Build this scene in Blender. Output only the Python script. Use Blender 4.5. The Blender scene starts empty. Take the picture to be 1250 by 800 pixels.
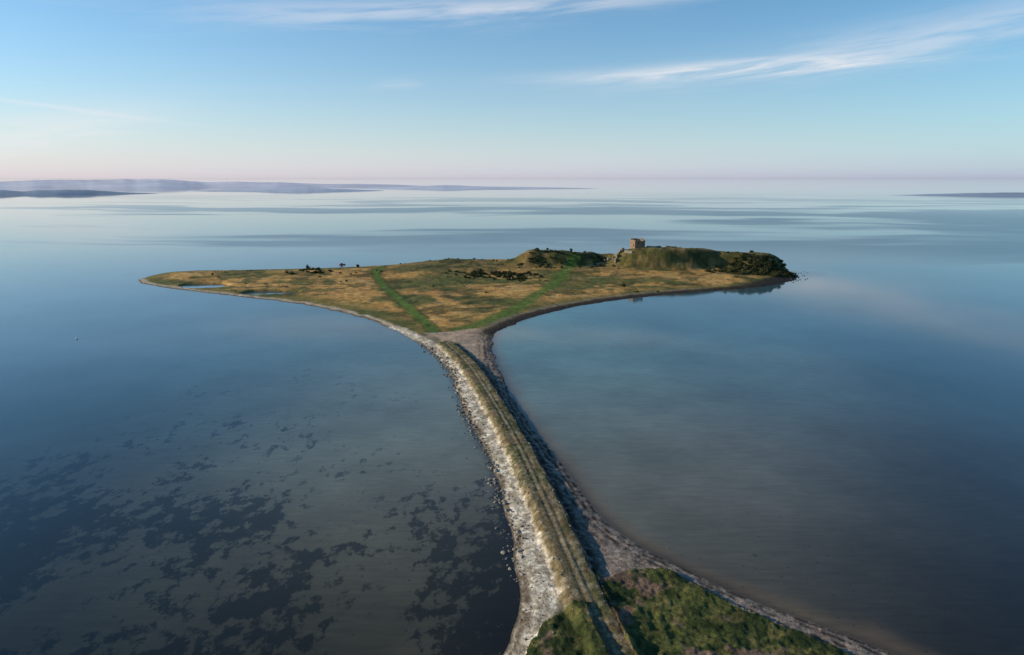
import bpy, bmesh, math, random
import numpy as np
from mathutils import Vector, Matrix
random.seed(4); rng=np.random.default_rng(7)
scene=bpy.context.scene
scene.view_settings.view_transform='Standard'
scene.view_settings.look='None'
scene.view_settings.exposure=0
CAMH=80.0; F=833.0; P=math.radians(12.4)
cP,sP=math.cos(P),math.sin(P)
def G(u,v,z=0.0):
    "survey point -> world xy on level z"
    dx=(u-625)/F; dy=(400-v)/F
    d=(dx,cP+dy*sP,-sP+dy*cP); t=(CAMH-z)/-d[2]
    return (d[0]*t,d[1]*t)
def GL(pts): return np.array([G(*p) for p in pts])

# ---------------------------------------------------------------- camera
cam=bpy.data.cameras.new("camera"); camo=bpy.data.objects.new("camera",cam)
scene.collection.objects.link(camo); camo.location=(0,0,CAMH)
camo.rotation_euler=(math.radians(90)-P,0,0); cam.lens=24; cam.sensor_width=36
cam.clip_start=1; cam.clip_end=200000; scene.camera=camo

# ---------------------------------------------------------------- noise
def hsh(ix,iy,seed):
    n=(ix*374761393+iy*668265263+seed*1442695041)&0xffffffff
    n=((n^(n>>13))*1274126177)&0xffffffff
    return ((n^(n>>16))&0xffff)/65535.0
def vn(x,y,seed=0):
    xi=np.floor(x).astype(np.int64); yi=np.floor(y).astype(np.int64)
    fx=x-xi; fy=y-yi; fx=fx*fx*(3-2*fx); fy=fy*fy*(3-2*fy)
    a=hsh(xi,yi,seed); b=hsh(xi+1,yi,seed); c=hsh(xi,yi+1,seed); d=hsh(xi+1,yi+1,seed)
    return (a*(1-fx)+b*fx)*(1-fy)+(c*(1-fx)+d*fx)*fy
def fbm(x,y,o=4,seed=0,g=0.5):
    s=0;a=1;t=0
    for i in range(o):
        s=s+a*vn(x*2**i+17.3*i,y*2**i-9.1*i,seed+i); t+=a; a*=g
    return s/t
def ss(e0,e1,x):
    t=np.clip((x-e0)/(e1-e0),0,1); return t*t*(3-2*t)
def mix(c,col,m): return c+(np.array(col)[None,:]-c)*m[:,None]
def dline(x,y,pts):
    best=np.full(x.shape,1e18); side=np.zeros(x.shape)
    for a,b in zip(pts[:-1],pts[1:]):
        ex,ey=b-a; L=ex*ex+ey*ey+1e-9
        t=np.clip(((x-a[0])*ex+(y-a[1])*ey)/L,0,1)
        qx=x-a[0]-t*ex; qy=y-a[1]-t*ey; d=qx*qx+qy*qy
        m=d<best; best=np.where(m,d,best); side=np.where(m,ex*(y-a[1])-ey*(x-a[0]),side)
    return np.sqrt(best),side
def inside(x,y,pts):
    r=np.zeros(x.shape,bool); n=len(pts)
    for i in range(n):
        x1,y1=pts[i]; x2,y2=pts[(i+1)%n]
        if y1==y2: continue
        c=((y1>y)!=(y2>y))&(x<(x2-x1)*(y-y1)/(y2-y1)+x1); r^=c
    return r
def smooth(p,it=2):
    for _ in range(it):
        q=[p[0]]
        for a,b in zip(p[:-1],p[1:]): q+= [a*.75+b*.25,a*.25+b*.75]
        q.append(p[-1]); p=np.array(q)
    return p

# ---------------------------------------------------------------- survey lines
LEFT=smooth(GL([(168,342),(175,347),(200,351),(240,356.5),(290,362),(340,367.5),(380,373),(420,382),(450,390),(475,400),(500,412),(520,424),(535,437),(548,452),(556,470),(562,490),(570,512),(582,532),(592,550),(602,570),(609,590),(614,615),(622,640),(627,670),(629,695),(636,720),(634,745),(626,770),(612,800),(590,850),(540,950),(480,1100)]),1)
RIGHT=smooth(GL([(1900,1100),(1350,900),(1180,835),(1095,800),(1040,778),(980,758),(930,738),(880,716),(840,697),(800,677),(765,657),(737,634),(712,606),(694,578),(672,552),(650,524),(634,500),(620,476),(609,450),(601,428),(600,412),(612,402),(635,393),(660,384),(700,375),(740,368),(790,362),(850,357),(900,353),(940,349),(966,343),(976,338)]),1)
BACK=smooth(GL([(976,338),(968,333),(950,326),(900,320),(800,317),(700,316),(600,318),(500,323),(400,328),(300,330),(225,331),(190,335),(168,342)]),1)
COAST=np.vstack([LEFT[::1],RIGHT,BACK])
CENT=smooth(GL([(545,424),(560,436),(577,455),(597,486),(617,520),(638,560),(657,600),(675,640),(692,680),(709,720),(731,770),(748,805),(780,880),(830,1000)]),1)
PATH1=smooth(GL([(531,408),(520,395),(500,380),(480,363),(466,350),(459,340),(462,334),(478,329),(495,325)]),1)
PATH2=smooth(GL([(560,404),(590,397),(620,384),(645,370),(665,358),(680,347),(690,338),(700,332)]),1)
GR1=GL([(722,698),(738,714),(770,703),(812,700),(850,722),(900,748),(960,773),(1010,795),(1070,825),(1200,880),(1500,1050),(900,1050),(800,860),(765,795),(746,752)])
GR2=GL([(630,830),(648,790),(664,768),(690,752),(714,749),(724,778),(748,830),(820,1050),(520,1050)])
JUN=GL([(515,409),(545,406),(575,403),(597,405),(592,420),(588,452),(570,438),(545,428)])

MOUNDS=[ # u,v,a,b,h,p
 (818,331,50,23,17,2.8),(680,330,33,18,13,2.0),(738,328,19,13,9,1.3),(922,333,27,18,14,1.7),
 (566,329,52,24,6.0,1.0),(700,336,200,40,3.2,1.2),(420,337,150,30,1.2,1.0),(640,331,16,9,4,1.2),(600,322,40,12,2.5,1.2)]
MW=[(G(m[0],m[1]),)+m[2:] for m in MOUNDS]
PONDS=[(G(251,349.8),20,12,-.02),(G(329,358.3),20,9,-.05)]

def analyse(x,y):
    dL,_=dline(x,y,LEFT); dR,_=dline(x,y,RIGHT); dB,_=dline(x,y,BACK)
    wob=(fbm(x/7,y/7,4,50)-.5)*3.0
    ins=inside(x,y,COAST)
    d=np.minimum(np.minimum(dL,dR),dB); s=np.where(ins,d,-d)+wob*np.clip(np.hypot(x,y)/300,.45,1.3)
    dC,side=dline(x,y,CENT)
    return dL,dR,dB,s,dC,side
def height(x,y,A=None):
    dL,dR,dB,s,dC,side=A if A is not None else analyse(x,y)
    sp=np.maximum(s,0)
    h=np.where(s>0,.95*(1-np.exp(-sp/3.5))+1.0*ss(9,45,sp),.14*s)
    right=side>0
    wout=np.where(right,4.2,5.2)
    emb=1-ss(2.9,1.0*wout,dC+ (fbm(x/3,y/3,2,3)-.5)*1.1)
    h=h+1.5*emb*ss(0,3,sp)
    h=h-.18*np.exp(-((dC-.8)/.5)**2)*emb
    g1=inside(x,y,GR1)|inside(x,y,GR2)
    h=h+np.where(g1,.25+.75*fbm(x/2.2,y/2.2,4,11)+.35*vn(x/.9,y/.9,12),0)
    m=np.zeros_like(x)
    for (c,a,b,hh,p) in MW:
        ww=1+.35*(fbm(x/16,y/12,3,21)-.5)
        q=(((x-c[0])/a)**2+((y-c[1])/b)**2)*ww
        m=m+hh*np.exp(-q**p)
    m=m+ss(3,8,m)*(fbm(x/9,y/9,3,23)-.5)*2.4
    h=h+m*ss(0,14,sp)
    h=h+ss(5,20,sp)*((fbm(x/30,y/22,4,31)-.5)*2.2+(fbm(x/4,y/4,3,35)-.5)*.8)
    h=h+ss(.5,2,sp)*(1-ss(6,14,sp))*(fbm(x/1.6,y/1.6,3,41)-.5)*.4
    for (c,a,b,_) in PONDS:
        q=((x-c[0]+ (vn(x/8,y/8,9)-.5)*8)/a)**2+((y-c[1])/b)**2
        h=h*ss(.75,1.25,q)-(1-ss(.6,1.1,q))*.6
    return h
def hz(x,y): return float(height(np.array([float(x)]),np.array([float(y)]))[0])

# ---------------------------------------------------------------- mesh helper
def mesh_np(name,V,Q,mat,cols=None,smoothf=True,k=4):
    me=bpy.data.meshes.new(name); V=np.asarray(V,np.float32); Q=np.asarray(Q,np.int32)
    me.vertices.add(len(V)); me.vertices.foreach_set("co",V.ravel())
    me.loops.add(Q.size); me.loops.foreach_set("vertex_index",Q.ravel())
    me.polygons.add(len(Q)); me.polygons.foreach_set("loop_start",np.arange(0,Q.size,k,dtype=np.int32))
    me.update(calc_edges=True)
    me.polygons.foreach_set("use_smooth",np.full(len(Q),smoothf))
    if cols:
        for n,c in cols.items():
            a=me.color_attributes.new(n,'FLOAT_COLOR','POINT')
            cc=np.ones((len(V),4),np.float32); cc[:,:c.shape[1]]=c
            a.data.foreach_set("color",cc.ravel())
    me.validate(); me.materials.append(mat)
    o=bpy.data.objects.new(name,me); scene.collection.objects.link(o); return o
def newmat(name):
    m=bpy.data.materials.new(name); m.use_nodes=True
    nt=m.node_tree; return m,nt,nt.nodes["Principled BSDF"]
class N:
    def __init__(s,nt): s.nt=nt
    def nd(s,t,**k):
        n=s.nt.nodes.new(t)
        for a,b in k.items(): setattr(n,a,b)
        return n
    def put(s,sock,v):
        if isinstance(v,bpy.types.NodeSocket): s.nt.links.new(v,sock)
        else: sock.default_value=v
    def m(s,op,a,b=None,c=None,clamp=False):
        n=s.nd('ShaderNodeMath',operation=op,use_clamp=clamp); s.put(n.inputs[0],a)
        if b is not None: s.put(n.inputs[1],b)
        if c is not None: s.put(n.inputs[2],c)
        return n.outputs[0]
    def noise(s,vec,scale,detail=4,rough=.55,out=0,dist=0):
        n=s.nd('ShaderNodeTexNoise'); s.put(n.inputs['Vector'],vec); n.inputs['Scale'].default_value=scale
        n.inputs['Detail'].default_value=detail; n.inputs['Roughness'].default_value=rough; n.inputs['Distortion'].default_value=dist
        return n.outputs[out]
    def mapr(s,v,a,b,c,d,smooth=False):
        n=s.nd('ShaderNodeMapRange'); n.interpolation_type='SMOOTHSTEP' if smooth else 'LINEAR'
        s.put(n.inputs[0],v)
        for i,q in enumerate((a,b,c,d)): s.put(n.inputs[1+i],q)
        return n.outputs[0]
    def mixc(s,f,a,b,bt='MIX'):
        n=s.nd('ShaderNodeMix',data_type='RGBA',blend_type=bt)
        s.put(n.inputs[0],f); s.put(n.inputs[6],a); s.put(n.inputs[7],b); return n.outputs[2]
    def vmap(s,vec,scale=(1,1,1),rot=(0,0,0)):
        n=s.nd('ShaderNodeMapping'); s.put(n.inputs[0],vec); n.inputs['Scale'].default_value=scale; n.inputs['Rotation'].default_value=rot; return n.outputs[0]
def C3(r,g,b): return (r,g,b,1)

# ---------------------------------------------------------------- terrain
nr,nth=850,1350
r=60*np.exp(np.linspace(0,math.log(860/60),nr)); th=np.radians(np.linspace(-47,47,nth))
R,T=np.meshgrid(r,th,indexing='ij'); X=(R*np.sin(T)).ravel(); Y=(R*np.cos(T)).ravel()
ins0=inside(X,Y,COAST)
dq,_=dline(X,Y,COAST[::2])
keep=ins0|(dq<12)
idx=-np.ones(len(X),np.int64); idx[keep]=np.arange(keep.sum())
x=X[keep]; y=Y[keep]
A=analyse(x,y); dL,dR,dB,s,dC,side=A
z=height(x,y,A)
rr=np.hypot(x,y)
yj=G(560,412)[1]; neck=1-ss(yj-15,yj+12,y)       # 1 on the causeway
n1=fbm(x/38,y/26,5,61); n2=fbm(x/9,y/7,4,71); n3=fbm(x/2.2,y/2.2,3,81); n4=fbm(x/1.1,y/1.1,2,85)
gold=(.50,.28,.085); olive=(.17,.135,.042); green=(.088,.108,.027); dgreen=(.035,.048,.014); straw=(.58,.38,.16)
c=np.zeros((len(x),3))+np.array(gold)
c=mix(c,straw,ss(.52,.72,n2)*.6)
c=mix(c,(.36,.18,.06),ss(.5,.66,fbm(x/20,y/12,4,64))*.55)
c=mix(c,olive,ss(.46,.61,n1+ .35*(n2-.5)))
c=mix(c,green,ss(.53,.69,n2*.5+n1*.5)*.75)
mh=ss(3.8,7.5,z); c=mix(c,(.125,.11,.036),mh*.85)
c=mix(c,(.24,.15,.06),mh*ss(.5,.62,n2)*.8)
c=mix(c,(.055,.06,.018),mh*ss(.46,.6,fbm(x/10,y/8,4,93))*.7)
c=mix(c,dgreen,ss(.57,.66,fbm(x/14,y/11,4,91))*.65)
c=mix(c,green,(1-ss(10,26,s+10*(n2-.5)))*(1-neck)*.7)
for pl,w,st in ((PATH1,3.3,1.0),(PATH2,5.0,.85)):
    d,_=dline(x,y,pl); d=d+2.6*(n2-.5)+1.4*(n3-.5)
    c=mix(c,(.085,.145,.024),(1-ss(w*.6,w*1.3,d))*st); c=mix(c,(.15,.16,.05),(1-ss(.3,1.0,np.abs(d-.3)))*.25)
    if pl is PATH1: c=mix(c,(.04,.055,.015),np.exp(-((d-w*1.15)/1.0)**2)*.6)
for tr in (((690,338),(720,333),(750,331),(770,326)),((700,345),(760,343),(830,345),(890,340))):
    d,_=dline(x,y,smooth(GL(tr),2)); c=mix(c,(.32,.24,.13),(1-ss(.5,1.7,d+1.2*(n2-.5)))*.7)
grav=(.235,.185,.15)
c=mix(c,grav,neck)
jm=inside(x+4*(n2-.5),y+6*(n2-.5),JUN)
c=mix(c,(.42,.30,.21),jm*1.0)
fr=(1-neck)*(1-ss(3.0,6.0,s+4*(n2-.5)))
isL=(dL<dR)&(dL<dB); isR=(dR<dL)&(dR<dB)
c=mix(c,(.42,.34,.25),fr*isL)
c=mix(c,(.10,.07,.045),(1-neck)*isL*(1-ss(.5,2.2,s))*.9)
c=mix(c,(.05,.036,.026),(1-neck)*(1-ss(5.5,9,s+3*(n2-.5)))*isR)
c=mix(c,(.22,.17,.12),(1-neck)*isR*np.exp(-((s-9)/2.0)**2)*.8*(1-ss(120,160,x)))
c=mix(c,(.12,.095,.06),fr*(~isL)*(~isR))
c=mix(c,(.03,.024,.018),isR*(1-ss(10,17,s))*ss(150,190,x)*.95)
# left beach
wL=np.interp(y,[90,120,150,200,260,330,400],[5,8,8.0,7.2,6.4,5.6,5.0])
lb=(side<0)*ss(-.6,.6,wL-dL+1.6*(n3-.5)+1.6*(n2-.5))*ss(-5,8,yj+24-y)
c=mix(c,(.19,.155,.095),(side<0)*neck*(dL>wL-1))
lbm=lb*(dC>3.4)
c=mix(c,(.60,.515,.40),lbm)
c=mix(c,(.36,.295,.215),lbm*ss(.46,.62,n3)*.6)
c=mix(c,(.72,.64,.52),lbm*ss(.54,.66,n4)*.7)
c=mix(c,(.19,.14,.095),lbm*ss(.56,.68,fbm(x/1.6,y/4.5,4,97))*.5)
c=mix(c,(.15,.105,.065),(side<0)*neck*ss(.42,.52,fbm(x/1.3,y/3.2,4,96))*np.exp(-((s-1.2)/.9)**2)*.9)
c=mix(c,(.09,.065,.04),(side<0)*neck*(1-ss(.1,1.0,s))*.85)
# embankment crest
edge=np.where(side<0,4.3,3.3)
em=neck*(1-ss(-.6,.6,dC-edge+1.8*(n3-.5)+1.2*(n2-.5)))
c=mix(c,(.165,.125,.066),em)
c=mix(c,(.085,.085,.03),em*ss(.44,.58,n2)*.8)
c=mix(c,(.25,.195,.125),em*np.exp(-((dC-.1)/.5)**2)*.55)
c=mix(c,(.30,.25,.18),em*ss(.57,.7,n4)*.45)
# right flank of the embankment, shade painted in with dark seaweed, and wrack lines
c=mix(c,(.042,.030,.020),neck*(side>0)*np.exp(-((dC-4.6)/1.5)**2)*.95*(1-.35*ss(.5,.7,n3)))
rb=neck*(side>0)*(dC>3.2)
for p0,w0,st in ((.5,.7,.95),(2.3,.6,.9),(4.2,.8,.85),(6.5,.5,.55)):
    c=mix(c,(.030,.019,.014),rb*np.exp(-((s-p0-1.2*(n2-.5))/w0)**2)*st*ss(.30,.46,n3))
c=mix(c,(.38,.30,.25),rb*np.exp(-((s-3.2)/.4)**2)*.4)
c=mix(c,(.36,.28,.23),rb*ss(.55,.7,n4)*.4)
# foreground grass
for gp in (GR1,GR2):
    gi=inside(x+1.6*(n3-.5),y+2.0*(n2-.5),gp)*1.0
    e=gi*(dC>1.6+1.2*(n3-.5)*2)
    c=mix(c,(.070,.078,.022),e); c=mix(c,(.030,.043,.012),e*ss(.40,.56,n2)); c=mix(c,(.15,.13,.045),e*ss(.52,.68,n3)*.65)
    c=mix(c,(.20,.12,.09),e*ss(.60,.70,fbm(x/5,y/5,4,99))*.75)
c=mix(c,(.06,.048,.036),(1-ss(-.25,.12,z))*.9)
c*= (0.70+.60*n4)[:,None]
I=np.arange(nr*nth).reshape(nr,nth)
Q=np.stack([I[:-1,:-1],I[:-1,1:],I[1:,1:],I[1:,:-1]],-1).reshape(-1,4)
Q=idx[Q]; Q=Q[(Q>=0).all(1)]; Q=Q[(z[Q]>-.7).any(1)]
Q=Q[:,::-1]
used=np.zeros(len(x),bool); used[Q.ravel()]=True; re=np.cumsum(used)-1
Q=re[Q]
mt,nt,bs=newmat("island_ground"); n=N(nt)
at=n.nd('ShaderNodeAttribute',attribute_name='col').outputs['Color']
ob=n.nd('ShaderNodeTexCoord').outputs['Object']
f1=n.mapr(n.noise(ob,1.3,5,.75),.3,.7,.42,1.58); f2=n.mapr(n.noise(ob,.16,4,.65),.3,.7,.72,1.28)
ff=n.m('MULTIPLY',f1,f2)
cm=n.nd('ShaderNodeVectorMath',operation='SCALE'); nt.links.new(at,cm.inputs[0]); nt.links.new(ff,cm.inputs['Scale'])
nt.links.new(cm.outputs[0],bs.inputs['Base Color']); bs.inputs['Roughness'].default_value=.95; bs.inputs['Specular IOR Level'].default_value=.15
bp=n.nd('ShaderNodeBump'); bp.inputs['Strength'].default_value=.9; bp.inputs['Distance'].default_value=.45
nt.links.new(n.noise(ob,1.8,4,.7),bp.inputs['Height']); nt.links.new(bp.outputs[0],bs.inputs['Normal'])
terr=mesh_np("island_terrain",np.stack([x,y,z],1)[used],Q,mt,{"col":c[used]})

# ---------------------------------------------------------------- sea
rw=np.concatenate([[1.0,15],30*np.exp(np.linspace(0,math.log(90000/30),850))])
thw=np.radians(np.concatenate([np.linspace(-180,-52,30)[:-1],np.linspace(-52,52,760),np.linspace(52,180,30)[1:]]))
R,T=np.meshgrid(rw,thw,indexing='ij'); X=(R*np.sin(T)).ravel(); Y=(R*np.cos(T)).ravel(); Rr=R.ravel(); Tt=T.ravel()
CP=[ # u,v, bed colour(rgb) with corner vignette darkening painted in, weed, spots
 (60,400,(.05,.10,.14),.0,0),(250,420,(.06,.12,.145),.0,0),(420,420,(.07,.135,.145),.0,0),(100,500,(.03,.055,.065),.15,0),(280,500,(.06,.095,.10),.35,0),
 (430,480,(.15,.185,.16),.35,0),(520,500,(.17,.20,.165),.12,.2),(60,600,(.035,.045,.045),.5,0),(200,600,(.07,.075,.065),.6,0),(380,560,(.15,.16,.125),.42,.4),
 (500,560,(.18,.19,.145),.2,.6),(580,600,(.11,.105,.08),.3,.6),(60,700,(.05,.052,.038),.75,.1),(200,700,(.06,.06,.042),.9,.2),(350,690,(.08,.076,.052),.75,.5),(480,650,(.14,.13,.09),.32,.7),
 (560,680,(.085,.078,.055),.45,.6),(500,750,(.075,.068,.044),.35,.5),(600,730,(.02,.02,.015),.95,.3),(40,790,(.018,.02,.014),.8,0),(250,790,(.028,.028,.017),.8,.3),(420,790,(.036,.032,.019),.5,.5),
 (700,430,(.085,.18,.17),.0,0),(850,410,(.065,.145,.16),.0,0),(1100,400,(.03,.075,.10),.0,0),(680,480,(.17,.22,.19),.0,.0),(780,480,(.14,.18,.16),.0,.1),(950,470,(.09,.13,.13),.1,.15),(1180,480,(.03,.058,.075),.1,0),
 (760,560,(.17,.17,.13),.0,.25),(880,560,(.14,.14,.118),.05,.35),(1050,560,(.09,.093,.082),.1,.3),(1200,580,(.035,.042,.043),.1,.15),(900,650,(.12,.112,.085),.0,.5),(1050,670,(.065,.063,.052),.1,.65),(1200,700,(.022,.022,.021),.15,.5),
 (1000,730,(.05,.045,.034),.05,.65),(1150,780,(.015,.014,.011),.1,.5),
 (100,300,(.06,.10,.13),0,0),(600,290,(.05,.10,.13),0,0),(1100,300,(.02,.06,.095),0,0),(900,370,(.055,.11,.13),0,0),(200,240,(.12,.14,.17),0,0),(1000,240,(.08,.11,.15),0,0)]
fx=Tt*8; fy=np.log(Rr)*5
wc=np.zeros((len(X),3)); aux=np.zeros((len(X),2)); ws=np.full(len(X),1e-12)
for u,v,col,wd,sp in CP:
    gx,gy=G(u,v); a=math.atan2(gx,gy)*8; b=math.log(math.hypot(gx,gy))*5
    w=np.exp(-((fx-a)**2+(fy-b)**2)/(1.0**2))+1e-9/(1+(fx-a)**2+(fy-b)**2)
    ws+=w; wc+=w[:,None]*np.array(col); aux+=w[:,None]*np.array([wd,sp])
wc/=ws[:,None]; aux/=ws[:,None]
near=Rr<1200
d=np.full(len(X),1e4); dd,_=dline(X[near],Y[near],COAST); d[near]=dd
dRw=np.full(len(X),1e4); dd2,sd=dline(X[near],Y[near],RIGHT); dRw[near]=dd2
wobn=fbm(X/6,Y/6,3,77)
wc=mix(wc,(.15,.105,.06),np.exp(-(dRw/ (2.6+3.6*wobn))**2)*.8*(Y<350)*(Rr<1200))
wc=mix(wc,(.05,.04,.03),np.exp(-(d/1.6)**2)*.7*(Rr<1200))
dLw=np.full(len(X),1e4); dLw[near]=dline(X[near],Y[near],LEFT)[0]
aux[:,0]=np.clip(aux[:,0]+.40*np.exp(-(dLw/6)**2)*(Y<190),0,1)
big=fbm(X/22,Y/30,4,201); act=(aux[:,0]>.04)*(Rr<900)
aux[:,0]=np.clip(aux[:,0]+(1.7*(big-.5))*act*np.clip(aux[:,0]*1.6,.2,1),0,1)
# wind-rippled / slick streaks on the open sea
X2=X+500*(fbm(X/900,Y/700,3,5)-.5); Y2=Y+ .10*X+420*(fbm(X/700,Y/900,4,6)-.5)
st=fbm(X2/380,Y2/110,4,13)*.45+fbm(X2/1150,Y2/430,4,18)*.55
tt=np.clip(X/np.maximum(Y,1),-1,1)
rip=ss(.42,.58,st+.16*tt)
ripamt=ss(520,950,Rr)*rip*np.exp(-(np.maximum(Rr-1100,0)/1900)**2)
calm=np.stack([ripamt,aux[:,0],aux[:,1]],1)
I=np.arange(len(X)).reshape(R.shape)
Q=np.stack([I[:-1,:-1],I[:-1,1:],I[1:,1:],I[1:,:-1]],-1).reshape(-1,4)[:,::-1]
mw,nt,bs=newmat("sea_water"); n=N(nt)
ob=n.nd('ShaderNodeTexCoord').outputs['Object']
bed_vignette=n.nd('ShaderNodeAttribute',attribute_name='bed_vignette').outputs['Color']
ax=n.nd('ShaderNodeAttribute',attribute_name='aux').outputs['Vector']
sep=n.nd('ShaderNodeSeparateXYZ'); nt.links.new(ax,sep.inputs[0]); RP,WD,SPT=sep.outputs
wn=n.noise(n.vmap(ob,(1,.7,1),(0,0,math.radians(-20))),.24,7,.70)
thr=n.mapr(WD,0,1,.68,.36)
wm=n.mapr(wn,thr,n.m('ADD',thr,.07),0,1,True)
wm=n.m('MULTIPLY',wm,n.mapr(WD,0.02,.5,.15,.80))
sn=n.noise(ob,.75,3,.6)
sthr=n.mapr(SPT,0,1,.78,.55)
sm=n.mapr(sn,sthr,n.m('ADD',sthr,.05),0,1,True); sm=n.m('MULTIPLY',sm,n.mapr(SPT,.02,.15,0,.6))
msk=n.m('MAXIMUM',wm,sm)
vb=n.mapr(n.noise(ob,.02,6,.65),.3,.7,.72,1.28)
rpl=n.mapr(n.noise(n.vmap(ob,(.22,1.5,1),(0,0,math.radians(35))),.55,3,.6,dist=.6),.3,.7,.88,1.12)
vb=n.m('MULTIPLY',vb,rpl)
cm=n.nd('ShaderNodeVectorMath',operation='SCALE'); nt.links.new(bed_vignette,cm.inputs[0]); nt.links.new(vb,cm.inputs['Scale'])
dk=n.nd('ShaderNodeVectorMath',operation='SCALE'); nt.links.new(bed_vignette,dk.inputs[0]); dk.inputs['Scale'].default_value=.22
colr=n.mixc(msk,cm.outputs[0],dk.outputs[0])
nt.links.new(colr,bs.inputs['Base Color'])
bs.inputs['IOR'].default_value=1.333
nt.links.new(n.mapr(RP,0,1,.03,.22),bs.inputs['Roughness'])
bp=n.nd('ShaderNodeBump'); bp.inputs['Strength'].default_value=.10; bp.inputs['Distance'].default_value=.05
nt.links.new(n.noise(n.vmap(ob,(1,1.8,1)),.9,3,.6),bp.inputs['Height']); nt.links.new(bp.outputs[0],bs.inputs['Normal'])
sea=mesh_np("sea_water",np.stack([X,Y,np.zeros_like(X)],1),Q,mw,{"bed_vignette":wc,"aux":calm})

# ---------------------------------------------------------------- distant shores
def hazy_hillmat(name,col):  # distance haze is put into the base colour as pale blue
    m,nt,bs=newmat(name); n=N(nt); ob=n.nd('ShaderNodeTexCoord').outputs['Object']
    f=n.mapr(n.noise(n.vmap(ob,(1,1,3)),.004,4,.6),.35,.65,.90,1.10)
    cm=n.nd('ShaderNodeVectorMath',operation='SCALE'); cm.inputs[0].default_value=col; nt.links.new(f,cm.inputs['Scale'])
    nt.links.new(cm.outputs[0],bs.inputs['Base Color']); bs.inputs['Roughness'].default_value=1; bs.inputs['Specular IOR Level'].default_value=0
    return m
def shore_strip(name,u0,u1,v0,v1,hgt,depth,col,seed,fw=300.0,taper=.15):
    nn=500; t=np.linspace(0,1,nn); a=np.array(G(u0,v0)); b=np.array(G(u1,v1))
    px=a[0]+(b[0]-a[0])*t; py=a[1]+(b[1]-a[1])*t
    dirr=np.stack([px,py],1)/np.hypot(px,py)[:,None]
    env=np.clip(np.minimum(t/taper,(1-t)/taper),0,1)
    h=hgt*env**.8*(.15+1.3*fbm(px/fw,px*0+seed,3,seed))*(.94+.12*fbm(px/(fw*.12),px*0,2,seed+3))
    dep=depth*env*(.4+.9*fbm(px/fw,px*0+3,3,seed+8))+5
    V=[];rows=7
    for k,(dd,hh) in enumerate(((-.5,0),(-.36,.35),(-.15,.7),(.0,.9),(.15,1.0),(.3,.7),(.5,0))):
        V.append(np.stack([px+dirr[:,0]*dd*dep,py+dirr[:,1]*dd*dep,h*hh-(.5 if hh==0 else 0)],1))
    V=np.vstack(V); I=np.arange(rows*nn).reshape(rows,nn)
    Q=np.stack([I[:-1,:-1],I[:-1,1:],I[1:,1:],I[1:,:-1]],-1).reshape(-1,4)
    return mesh_np(name,V,Q,hazy_hillmat(name,col),smoothf=True)
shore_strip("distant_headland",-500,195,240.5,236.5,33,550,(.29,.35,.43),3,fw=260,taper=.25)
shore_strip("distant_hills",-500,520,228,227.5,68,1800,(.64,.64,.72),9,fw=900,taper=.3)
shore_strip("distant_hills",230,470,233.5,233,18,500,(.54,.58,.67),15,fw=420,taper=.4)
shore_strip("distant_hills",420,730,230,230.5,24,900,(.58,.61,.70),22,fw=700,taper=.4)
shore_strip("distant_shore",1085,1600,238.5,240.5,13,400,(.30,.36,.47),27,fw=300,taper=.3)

# ---------------------------------------------------------------- vegetation
def leafmat(name,c1,c2):
    m,nt,bs=newmat(name); n=N(nt); ob=n.nd('ShaderNodeTexCoord').outputs['Object']
    f=n.mapr(n.noise(ob,.45,4,.65),.32,.68,0,1)
    nt.links.new(n.mixc(f,C3(*c1),C3(*c2)),bs.inputs['Base Color']); bs.inputs['Roughness'].default_value=.8; bs.inputs['Specular IOR Level'].default_value=.2
    return m
leafm=leafmat("scrub_foliage",(.024,.034,.012),(.10,.095,.032))
barkm,_nt,_bs=newmat("bark"); _bs.inputs['Base Color'].default_value=(.06,.045,.03,1); _bs.inputs['Roughness'].default_value=.9
def leaf_cloud(cx,cy,cz,rad,hh,nl,lsz):
    nc=max(4,int(nl/26)); cl=rng.normal(size=(nc,3)); cl/=np.linalg.norm(cl,axis=1)[:,None]; cl*=rng.uniform(.25,.85,(nc,1)); cl[:,2]=np.abs(cl[:,2])*1.0
    k=rng.integers(0,nc,nl); p=cl[k]+rng.normal(size=(nl,3))*.20
    p=p*np.array([rad,rad,hh])+np.array([cx,cy,cz]); 
    a=rng.normal(size=(nl,3)); a/=np.linalg.norm(a,axis=1)[:,None]
    b=np.cross(a,rng.normal(size=(nl,3))); b/=np.linalg.norm(b,axis=1)[:,None]
    s_=lsz*rng.uniform(.6,1.4,(nl,1))
    return np.stack([p-a*s_,p-b*s_*.7,p+a*s_,p+b*s_*.7],1).reshape(-1,3)
def bushes(name,lst):
    Vs=[]
    P_=np.array(lst); zz=height(P_[:,0],P_[:,1])
    for (bx,by,rad),bz in zip(lst,zz):
        if bz<.5: continue
        Vs.append(leaf_cloud(bx,by,bz+rad*.1,rad,rad*random.uniform(.5,.95),int(120+50*rad),.30+.06*rad))
    V=np.vstack(Vs); Q=np.arange(len(V)).reshape(-1,4)
    return mesh_np(name,V,Q,leafm,smoothf=False)
def cluster(u,v,zg,nn,sx,sy,s0,s1):
    c=G(u,v,zg); return [(c[0]+random.gauss(0,sx),c[1]+random.gauss(0,sy),random.uniform(s0,s1)) for _ in range(nn)]
bl=cluster(600,335,4,80,14,5,1.0,2.4)+cluster(630,338,4,26,8,4,.8,2.0)+cluster(575,337,4,16,8,4,.8,1.8)
bushes("scrub_thicket",bl)
bl=cluster(925,324,9,150,17,8,1.5,3.0)+cluster(950,332,4,60,7,6,1.3,2.5)+cluster(893,330,5,30,6,7,1.2,2.2)
bushes("scrub_thicket",bl)
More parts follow.
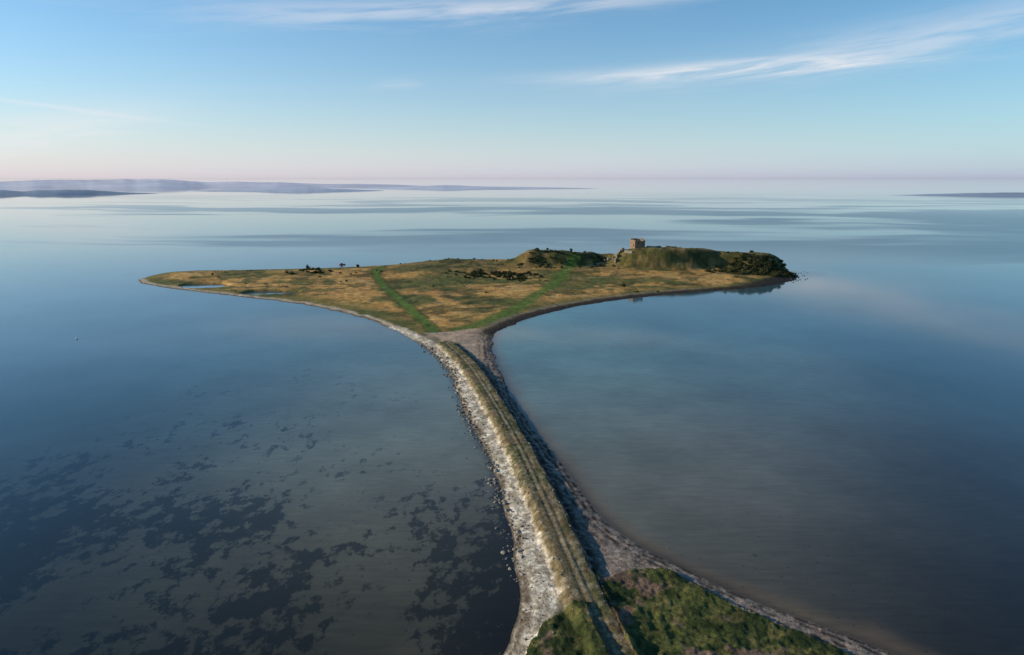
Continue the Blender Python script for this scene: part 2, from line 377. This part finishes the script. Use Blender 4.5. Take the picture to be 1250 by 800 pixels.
bl=cluster(690,320,9,35,20,7,.8,2.0)+cluster(735,318,9,18,7,5,.8,2.0)+cluster(655,322,8,18,12,6,.8,1.8)+cluster(560,320,6,10,25,5,.7,1.4)+cluster(870,326,8,14,5,6,.8,1.8)
bushes("hillside_bushes",bl)
bl=cluster(385,335,2,16,12,6,1.2,2.5)+cluster(378,332,2,6,4,3,1.4,2.6)+cluster(440,336,2,6,22,7,.7,1.3)
for _ in range(24):
    u=random.uniform(220,930); v=random.uniform(331,358); bl+=cluster(u,v,2,random.randint(1,4),2.5,1.5,.35,.85)
pts=np.array([(b[0],b[1]) for b in bl]); ok=inside(pts[:,0],pts[:,1],COAST); bl=[b for b,k in zip(bl,ok) if k]
bushes("meadow_bushes",bl)
def tree(u,v,zg,hgt,name="hawthorn_tree"):
    tx,ty=G(u,v,zg); tz=hz(tx,ty)
    root=bpy.data.objects.new(name,None); scene.collection.objects.link(root); root.location=(tx,ty,tz)
    bm=bmesh.new()
    def limb(a,b,r0,r1):
        a=Vector(a);b=Vector(b); dd=(b-a); q=dd.to_track_quat('Z','Y').to_matrix().to_4x4()
        bmesh.ops.create_cone(bm,cap_ends=True,segments=7,radius1=r0,radius2=r1,depth=dd.length,matrix=Matrix.Translation((a+b)/2)@q)
    limb((0,0,-.3),(.1,0,hgt*.45),.25,.15)
    for i in range(5):
        an=i*1.26+random.random(); limb((.08,0,hgt*(.28+.04*i)),(math.cos(an)*hgt*.28,math.sin(an)*hgt*.28,hgt*random.uniform(.55,.85)),.12,.04)
    me=bpy.data.meshes.new("trunk"); bm.to_mesh(me); bm.free(); me.materials.append(barkm)
    o=bpy.data.objects.new("trunk",me); scene.collection.objects.link(o); o.parent=root
    V=leaf_cloud(0,0,hgt*.38,hgt*.42,hgt*.5,420,.3)
    o=mesh_np("crown",V,np.arange(len(V)).reshape(-1,4),leafm,smoothf=False); o.parent=root
for u,v,zg,h_ in ((376,331,2,4.8),(437,330,2,3.8),(391,337,2,3.8),(762,351,2,3.6),(641,319,6,3.2),(697,316,10,3.2),(668,318,9,2.8),(905,322,9,4.5),(940,324,9,4.6),(260,338,2,2.2),(620,320,6,2.8)):
    tree(u,v,zg,h_)

# ---------------------------------------------------------------- boulders
def stones_mat(name,c1,c2):
    m,nt,bs=newmat(name); n=N(nt); ob=n.nd('ShaderNodeTexCoord').outputs['Object']
    f=n.mapr(n.noise(ob,.9,3,.6),.4,.6,0,1); g=n.mapr(n.noise(ob,6,4,.6),.3,.7,.7,1.3)
    cc=n.mixc(f,C3(*c1),C3(*c2)); cm=n.nd('ShaderNodeVectorMath',operation='SCALE'); nt.links.new(cc,cm.inputs[0]); nt.links.new(g,cm.inputs['Scale'])
    nt.links.new(cm.outputs[0],bs.inputs['Base Color']); bs.inputs['Roughness'].default_value=.85; return m
bm=bmesh.new(); bmesh.ops.create_icosphere(bm,subdivisions=2,radius=1); bm.verts.ensure_lookup_table()
ICV=np.array([v.co for v in bm.verts]); ICF=np.array([[v.index for v in f.verts] for f in bm.faces]); bm.free()
def stones(name,lst,mat):
    Vs=[];Fs=[];k=0
    P_=np.array([(a,b) for a,b,_ in lst]); zz=height(P_[:,0],P_[:,1])
    for (sx,sy,sr),sz in zip(lst,zz):
        v=ICV*(1+.22*rng.normal(size=(len(ICV),1))*.6); dirs=rng.normal(size=(4,3))
        for dd in dirs:
            dd/=np.linalg.norm(dd); pr=v@dd; v=v-np.maximum(pr-.72,0)[:,None]*dd
        a=random.random()*6.28; ca,sa=math.cos(a),math.sin(a)
        v=v*np.array([1,random.uniform(.6,.95),random.uniform(.5,.8)])*sr
        v=np.stack([v[:,0]*ca-v[:,1]*sa,v[:,0]*sa+v[:,1]*ca,v[:,2]],1)+np.array([sx,sy,max(sz,-.12)+sr*.15])
        Vs.append(v); Fs.append(ICF+k); k+=len(v)
    return mesh_np(name,np.vstack(Vs),np.vstack(Fs),mat,smoothf=False,k=3)
def along(line,nn,o0,o1,s0,s1,y0,y1):
    out=[]; L=[p for p in line if y0<p[1]<y1]; L=np.array(L); sg=np.linalg.norm(np.diff(L,axis=0),axis=1); pr=sg/sg.sum()
    for _ in range(nn):
        i=rng.choice(len(sg),p=pr); t=random.random(); p=L[i]*(1-t)+L[i+1]*t; dd=(L[i+1]-L[i])/sg[i]; nrm=np.array([dd[1],-dd[0]])
        o=random.gauss((o0+o1)/2,(o1-o0)/3); p=p+nrm*o; out.append((p[0],p[1],s0+(s1-s0)*random.random()**2.2))
    return out
sm_=stones_mat("shore_boulder_stone",(.07,.055,.042),(.34,.29,.23))
stones("shore_boulders",along(LEFT,620,-1.8,2.4,.18,.75,120,330),sm_)
stones("beach_stones",along(LEFT,700,-6,-.5,.08,.32,100,330),sm_)
ed=[G(u,v)+(random.uniform(.3,.8),) for u,v in [(random.gauss(972,7),random.gauss(339,3)) for _ in range(50)]]
ed+=[G(random.gauss(984,8),random.gauss(333,5))+(random.uniform(.25,.5),) for _ in range(12)]
ed+=[G(random.uniform(550,590),random.uniform(490,560))+(random.uniform(.15,.4),) for _ in range(26)]
stones("offshore_boulders",ed,stones_mat("dark_boulder_stone",(.03,.026,.022),(.12,.10,.08)))
gl=along(RIGHT,150,-.5,4.5,.08,.22,130,330)+along(CENT,200,-3.6,-2.4,.12,.3,110,330)+along(CENT,160,2.6,4.2,.12,.32,110,330)
stones("embankment_stones",gl,sm_)

# ---------------------------------------------------------------- castle ruin
mb,nt,bs=newmat("ruin_masonry"); n=N(nt); ob=n.nd('ShaderNodeTexCoord').outputs['Object']
br=n.nd('ShaderNodeTexBrick'); nt.links.new(n.vmap(ob,(1,1,1),(math.radians(90),0,0)),br.inputs['Vector']); br.inputs['Scale'].default_value=1.6
br.inputs['Color1'].default_value=C3(.27,.165,.10); br.inputs['Color2'].default_value=C3(.21,.13,.08); br.inputs['Mortar'].default_value=C3(.28,.22,.16)
g=n.mapr(n.noise(ob,.8,5,.65),.3,.7,.6,1.35); cm=n.nd('ShaderNodeVectorMath',operation='SCALE'); nt.links.new(br.outputs[0],cm.inputs[0]); nt.links.new(g,cm.inputs['Scale'])
nt.links.new(cm.outputs[0],bs.inputs['Base Color']); bs.inputs['Roughness'].default_value=.95
def ruinwall(name,pts,top,thick,closed,cell=.8,openings=(),rag=.5,seed=0,z0=-1.0,mat=mb):
    rn=random.Random(seed); P2=[Vector(p) for p in pts]
    if closed: P2=P2+[P2[0]]
    line=[P2[0]]; 
    for a,b in zip(P2[:-1],P2[1:]):
        k=max(1,round((b-a).length/cell))
        for i in range(1,k+1): line.append(a.lerp(b,i/k))
    if closed: line=line[:-1]
    bm=bmesh.new(); nn=len(line); rows=int((top-z0)/cell)+1
    hs=[]
    hcur=top
    for i in range(nn+1):
        hcur+=rn.uniform(-rag,rag); hcur=max(top-rag*3,min(top+rag*.6,hcur)); hs.append(hcur)
    grid=[[bm.verts.new((p.x,p.y,z0+(hs[i]-z0)*j/rows)) for j in range(rows+1)] for i,p in enumerate(line)]
    rng_=range(nn) if closed else range(nn-1)
    for i in rng_:
        i2=(i+1)%nn
        for j in range(rows):
            if any(i in oi and j in oj for oi,oj in openings): continue
            bm.faces.new((grid[i][j],grid[i2][j],grid[i2][j+1],grid[i][j+1]))
    bmesh.ops.recalc_face_normals(bm,faces=bm.faces)
    me=bpy.data.meshes.new(name); bm.to_mesh(me); bm.free(); me.materials.append(mat)
    o=bpy.data.objects.new(name,me); scene.collection.objects.link(o)
    md=o.modifiers.new("thickness",'SOLIDIFY'); md.thickness=thick; md.offset=0
    return o
root=bpy.data.objects.new("castle_tower_ruin",None); scene.collection.objects.link(root)
tx,ty=109.5,597; root.location=(tx,ty,hz(tx,ty)-.6); root.rotation_euler=(0,0,math.radians(16))
W=4.3
o=ruinwall("tower_walls",[(-W,-W),(W,-W),(W,W),(-W,W)],8.4,1.3,True,cell=.72,seed=3,rag=.6,z0=-1.5,
  openings=[({3,4},{9,10}),({8,9},{9,10}),({6},{3,4,5}),({16,17},{8,9}),({45,44},{6,7,8}),({40},{9,10})]); o.parent=root
o=ruinwall("stair_stub",[(-W+1.4,0),(W-1.4,0)],4.8,1.0,False,cell=.9,seed=8,rag=.8,z0=-1.5); o.parent=root
mp,nt,bs=newmat("pale_masonry"); n=N(nt); ob=n.nd('ShaderNodeTexCoord').outputs['Object']
nt.links.new(n.mixc(n.mapr(n.noise(ob,.9,5,.7),.35,.65,0,1),C3(.22,.16,.11),C3(.44,.38,.30)),bs.inputs['Base Color']); bs.inputs['Roughness'].default_value=.95
def curtain(pts,top,seed,thick=1.3):
    c0=pts[0]; rt=bpy.data.objects.new("castle_wall_ruin",None); scene.collection.objects.link(rt); rt.location=(c0[0],c0[1],0)
    for i,(a,b) in enumerate(zip(pts[:-1],pts[1:])):
        k=max(1,int(math.hypot(b[0]-a[0],b[1]-a[1])/3.2))
        for j in range(k):
            p=[a[q]+(b[q]-a[q])*j/k for q in (0,1)]; q_=[a[q]+(b[q]-a[q])*(j+.97)/k for q in (0,1)]
            zb=hz((p[0]+q_[0])/2,(p[1]+q_[1])/2)
            o=ruinwall("wall",[(p[0]-c0[0],p[1]-c0[1]),(q_[0]-c0[0],q_[1]-c0[1])],zb+top,thick,False,cell=1.0,seed=seed+i*7+j,rag=.35,z0=zb-1.2,mat=mp); o.parent=rt
curtain([(88,583),(93,592),(98,600)],2.4,5); curtain([(97,588),(103,584)],1.8,6); curtain([(118,598),(126,601),(131,600)],1.5,7)
curtain([(136,606),(150,608),(166,607),(174,603)],1.1,8); curtain([(80,590),(86,593)],2.0,9); curtain([(99,605),(106,606)],2.4,10)

# ---------------------------------------------------------------- boat, buoy
def simple_mat(name,col,rough=.5):
    m,nt,bs=newmat(name); n=N(nt); ob=n.nd('ShaderNodeTexCoord').outputs['Object']
    f=n.mapr(n.noise(ob,3,4,.6),.3,.7,.8,1.15); cm=n.nd('ShaderNodeVectorMath',operation='SCALE'); cm.inputs[0].default_value=col; nt.links.new(f,cm.inputs['Scale'])
    nt.links.new(cm.outputs[0],bs.inputs['Base Color']); bs.inputs['Roughness'].default_value=rough; return m
red=simple_mat("red_paint",(.42,.07,.045)); white=simple_mat("white_paint",(.75,.74,.70)); dark=simple_mat("dark_metal",(.04,.04,.045))
def part(bm,name,mat,parent):
    me=bpy.data.meshes.new(name); bm.to_mesh(me); bm.free(); me.materials.append(mat)
    o=bpy.data.objects.new(name,me); scene.collection.objects.link(o); o.parent=parent; return o
def boxbm(loc,size,bev=.05):
    bm=bmesh.new(); bmesh.ops.create_cube(bm,size=1,matrix=Matrix.Translation(loc)@Matrix.Diagonal((*size,1)))
    bmesh.ops.bevel(bm,geom=bm.edges[:],offset=bev,segments=1,affect='EDGES'); return bm
bt=bpy.data.objects.new("fishing_boat",None); scene.collection.objects.link(bt); gx,gy=G(418,323.5); bt.location=(gx,gy,0); bt.rotation_euler=(0,0,.3); bt.scale=(.62,.62,.62)
bm=bmesh.new(); secs=[]
for t in np.linspace(0,1,9):
    xx=-4.5+9*t; w=1.5*(1-max(0,(t-.55)/.45)**2)+.02; dk=1.1+.6*max(0,t-.5)*1.6
    secs.append([bm.verts.new((xx,yy,zz)) for yy,zz in ((-w,dk),(-w*.85,.2),(0,-.4),(w*.85,.2),(w,dk))])
for a,b in zip(secs[:-1],secs[1:]):
    for i in range(4): bm.faces.new((a[i],a[i+1],b[i+1],b[i]))
    bm.faces.new((a[4],a[0],b[0],b[4]))
bm.faces.new(secs[0]); part(bm,"hull",red,bt)
part(boxbm((-1.2,0,2.1),(2.6,1.8,2.0)),"wheelhouse",red,bt); part(boxbm((-1.2,0,3.18),(3,2.1,.14),.03),"roof",white,bt)
part(boxbm((1.4,0,3.1),(.14,.14,3.8),.02),"mast",dark,bt); part(boxbm((2.4,0,4.0),(2.4,.1,.1),.02),"boom",dark,bt)
def buoy(u,v,mat):
    r_=bpy.data.objects.new("mooring_buoy",None); scene.collection.objects.link(r_); r_.location=(*G(u,v),0)
    bm=bmesh.new(); bmesh.ops.create_uvsphere(bm,u_segments=14,v_segments=10,radius=.5,matrix=Matrix.Translation((0,0,.3))); part(bm,"float",mat,r_)
    bm=bmesh.new(); bmesh.ops.create_cone(bm,cap_ends=True,segments=10,radius1=.18,radius2=.1,depth=.6,matrix=Matrix.Translation((0,0,1.0))); part(bm,"stem",mat,r_)
buoy(94,414,white)

# ---------------------------------------------------------------- walkers
skin=simple_mat("skin",(.5,.32,.24),.6)
def walker(u,v,coat,trous,yaw,name="walking_person"):
    gx,gy=G(u,v,2.5); rt=bpy.data.objects.new(name,None); scene.collection.objects.link(rt); rt.location=(gx,gy,hz(gx,gy)); rt.rotation_euler=(0,0,yaw)
    def mk(nm,verts,edges,rad,mat):
        me=bpy.data.meshes.new(nm); me.from_pydata(verts,edges,[]); o=bpy.data.objects.new(nm,me); scene.collection.objects.link(o); o.parent=rt
        me.materials.append(mat)
        o.modifiers.new("s",'SKIN')
        if not me.skin_vertices: 
            bpy.context.view_layer.objects.active=o
            o.select_set(True)
            bpy.ops.mesh.customdata_skin_add()
        for i,rr_ in enumerate(rad): me.skin_vertices[0].data[i].radius=(rr_,rr_)
        me.skin_vertices[0].data[0].use_root=True
        sb=o.modifiers.new("ss",'SUBSURF'); sb.levels=1; sb.render_levels=1
    mk("legs",[(0,0,.92),(.1,0,.88),(.11,.16,.5),(.11,.12,.08),(.11,.28,.04),(-.1,0,.88),(-.11,-.02,.48),(-.11,-.26,.12),(-.11,-.14,.03)],[(0,1),(1,2),(2,3),(3,4),(0,5),(5,6),(6,7),(7,8)],[.13,.1,.07,.05,.04,.1,.07,.05,.04],trous)
    mk("coat",[(0,0,.95),(0,0,1.2),(0,0,1.42),(.19,0,1.4),(.25,-.08,1.12),(.24,.08,.9),(-.19,0,1.4),(-.25,.08,1.12),(-.24,.18,.9)],[(0,1),(1,2),(2,3),(3,4),(4,5),(2,6),(6,7),(7,8)],[.15,.14,.14,.075,.055,.045,.075,.055,.045],coat)
    mk("head",[(0,0,1.48),(0,.01,1.56),(0,.02,1.68)],[(0,1),(1,2)],[.05,.085,.09],skin)
try:
    blue=simple_mat("blue_cloth",(.04,.07,.16),.9); trs=simple_mat("dark_cloth",(.03,.03,.035),.9); redc=simple_mat("red_cloth",(.3,.04,.04),.9)
    walker(614,523,trs,trs,.3); walker(618,524,blue,trs,.2); walker(644,578,redc,trs,3.3)
except Exception as e: print("walker err",e)

# ---------------------------------------------------------------- light and sky
SUN_EL=math.radians(18); SUN_AZ=math.radians(-84)   # clockwise from +Y
sd=Vector((math.sin(SUN_AZ)*math.cos(SUN_EL),math.cos(SUN_AZ)*math.cos(SUN_EL),math.sin(SUN_EL)))
sl=bpy.data.lights.new("sun",'SUN'); sl.energy=5.0; sl.angle=math.radians(.5); sl.color=(1,.85,.60)
so=bpy.data.objects.new("sun",sl); scene.collection.objects.link(so); so.rotation_euler=sd.to_track_quat('Z','Y').to_euler()
w=bpy.data.worlds.new("World"); scene.world=w; w.use_nodes=True; nt=w.node_tree; n=N(nt)
bg=nt.nodes['Background']
sk=n.nd('ShaderNodeTexSky',sky_type='NISHITA',sun_disc=False,sun_elevation=SUN_EL,sun_rotation=SUN_AZ%(2*math.pi),air_density=1.0,dust_density=.4,ozone_density=3.0)
dr=n.nd('ShaderNodeTexCoord').outputs['Generated']; sp=n.nd('ShaderNodeSeparateXYZ'); nt.links.new(dr,sp.inputs[0]); sx,sy,sz=sp.outputs
az=n.m('ARCTAN2',sx,sy); el=n.m('ARCSINE',sz)
cv=n.nd('ShaderNodeCombineXYZ'); nt.links.new(n.m('MULTIPLY',az,5.0),cv.inputs[0]); nt.links.new(n.m('MULTIPLY',n.m('SUBTRACT',el,n.m('MULTIPLY',az,.08)),55.0),cv.inputs[1])
no=n.noise(cv.outputs[0],1.0,6,.62,dist=.4); noc=n.m('SUBTRACT',no,.5); nom=n.mapr(no,.38,.60,.2,1)
def cloud(u,v,ln,wd,ang,stg):
    dy=(400-v)/F; dxx=(u-625)/F; X_,Y_,Z_=dxx,cP+dy*sP,-sP+dy*cP
    a0=math.atan2(X_,Y_); e0=math.atan2(Z_,math.hypot(X_,Y_))
    da=n.m('SUBTRACT',az,a0); de=n.m('SUBTRACT',el,e0); ca,sa=math.cos(ang),math.sin(ang)
    p=n.m('ADD',n.m('MULTIPLY',da,ca/ln),n.m('MULTIPLY',de,sa/ln)); q=n.m('SUBTRACT',n.m('MULTIPLY',de,ca/wd),n.m('MULTIPLY',da,sa/wd))
    q=n.m('ADD',q,n.m('MULTIPLY',noc,2.0))
    ex=n.m('ADD',n.m('MULTIPLY',p,p),n.m('MULTIPLY',q,q))
    return n.m('MULTIPLY',n.m('EXPONENT',n.m('MULTIPLY',ex,-1.0)),stg)
cl=[cloud(850,88,.17,.009,.02,.80),cloud(970,78,.12,.008,.0,.6),cloud(1080,54,.30,.022,.10,.25),cloud(1190,24,.25,.025,.14,.18),cloud(640,6,.30,.012,.05,.42),cloud(420,14,.30,.022,.03,.22),
    cloud(50,160,.12,.024,.2,.50),cloud(482,103,.035,.006,.15,.35)]
tot=cl[0]
for c_ in cl[1:]: tot=n.m('ADD',tot,c_)
tot=n.m('MULTIPLY',tot,nom)
ctr=n.m('MULTIPLY',cloud(70,131,.12,.0022,-.10,.28),1.0); tot=n.m('MINIMUM',n.m('ADD',tot,ctr),.85)
tint=n.mixc(1.0,sk.outputs[0],C3(.066,.127,.152),'MULTIPLY')
hz_=n.m('EXPONENT',n.m('MULTIPLY',n.m('MAXIMUM',el,0.0),-1/.105))
azf=n.mapr(az,-.7,.6,0,1)
hcol=n.mixc(azf,C3(.92,.82,.81),C3(.62,.74,.82))
c1=n.mixc(n.m('MULTIPLY',hz_,.94),tint,hcol)
lo=n.m('EXPONENT',n.m('MULTIPLY',n.m('MAXIMUM',el,0.0),-1/.018))
c1=n.mixc(n.m('MULTIPLY',lo,.80),c1,n.mixc(azf,C3(.68,.61,.65),C3(.40,.43,.56)))
c2=n.mixc(tot,c1,C3(.86,.85,.88))
nt.links.new(c2,bg.inputs['Color']); bg.inputs['Strength'].default_value=1.0
print("verts",len(terr.data.vertices),len(sea.data.vertices))
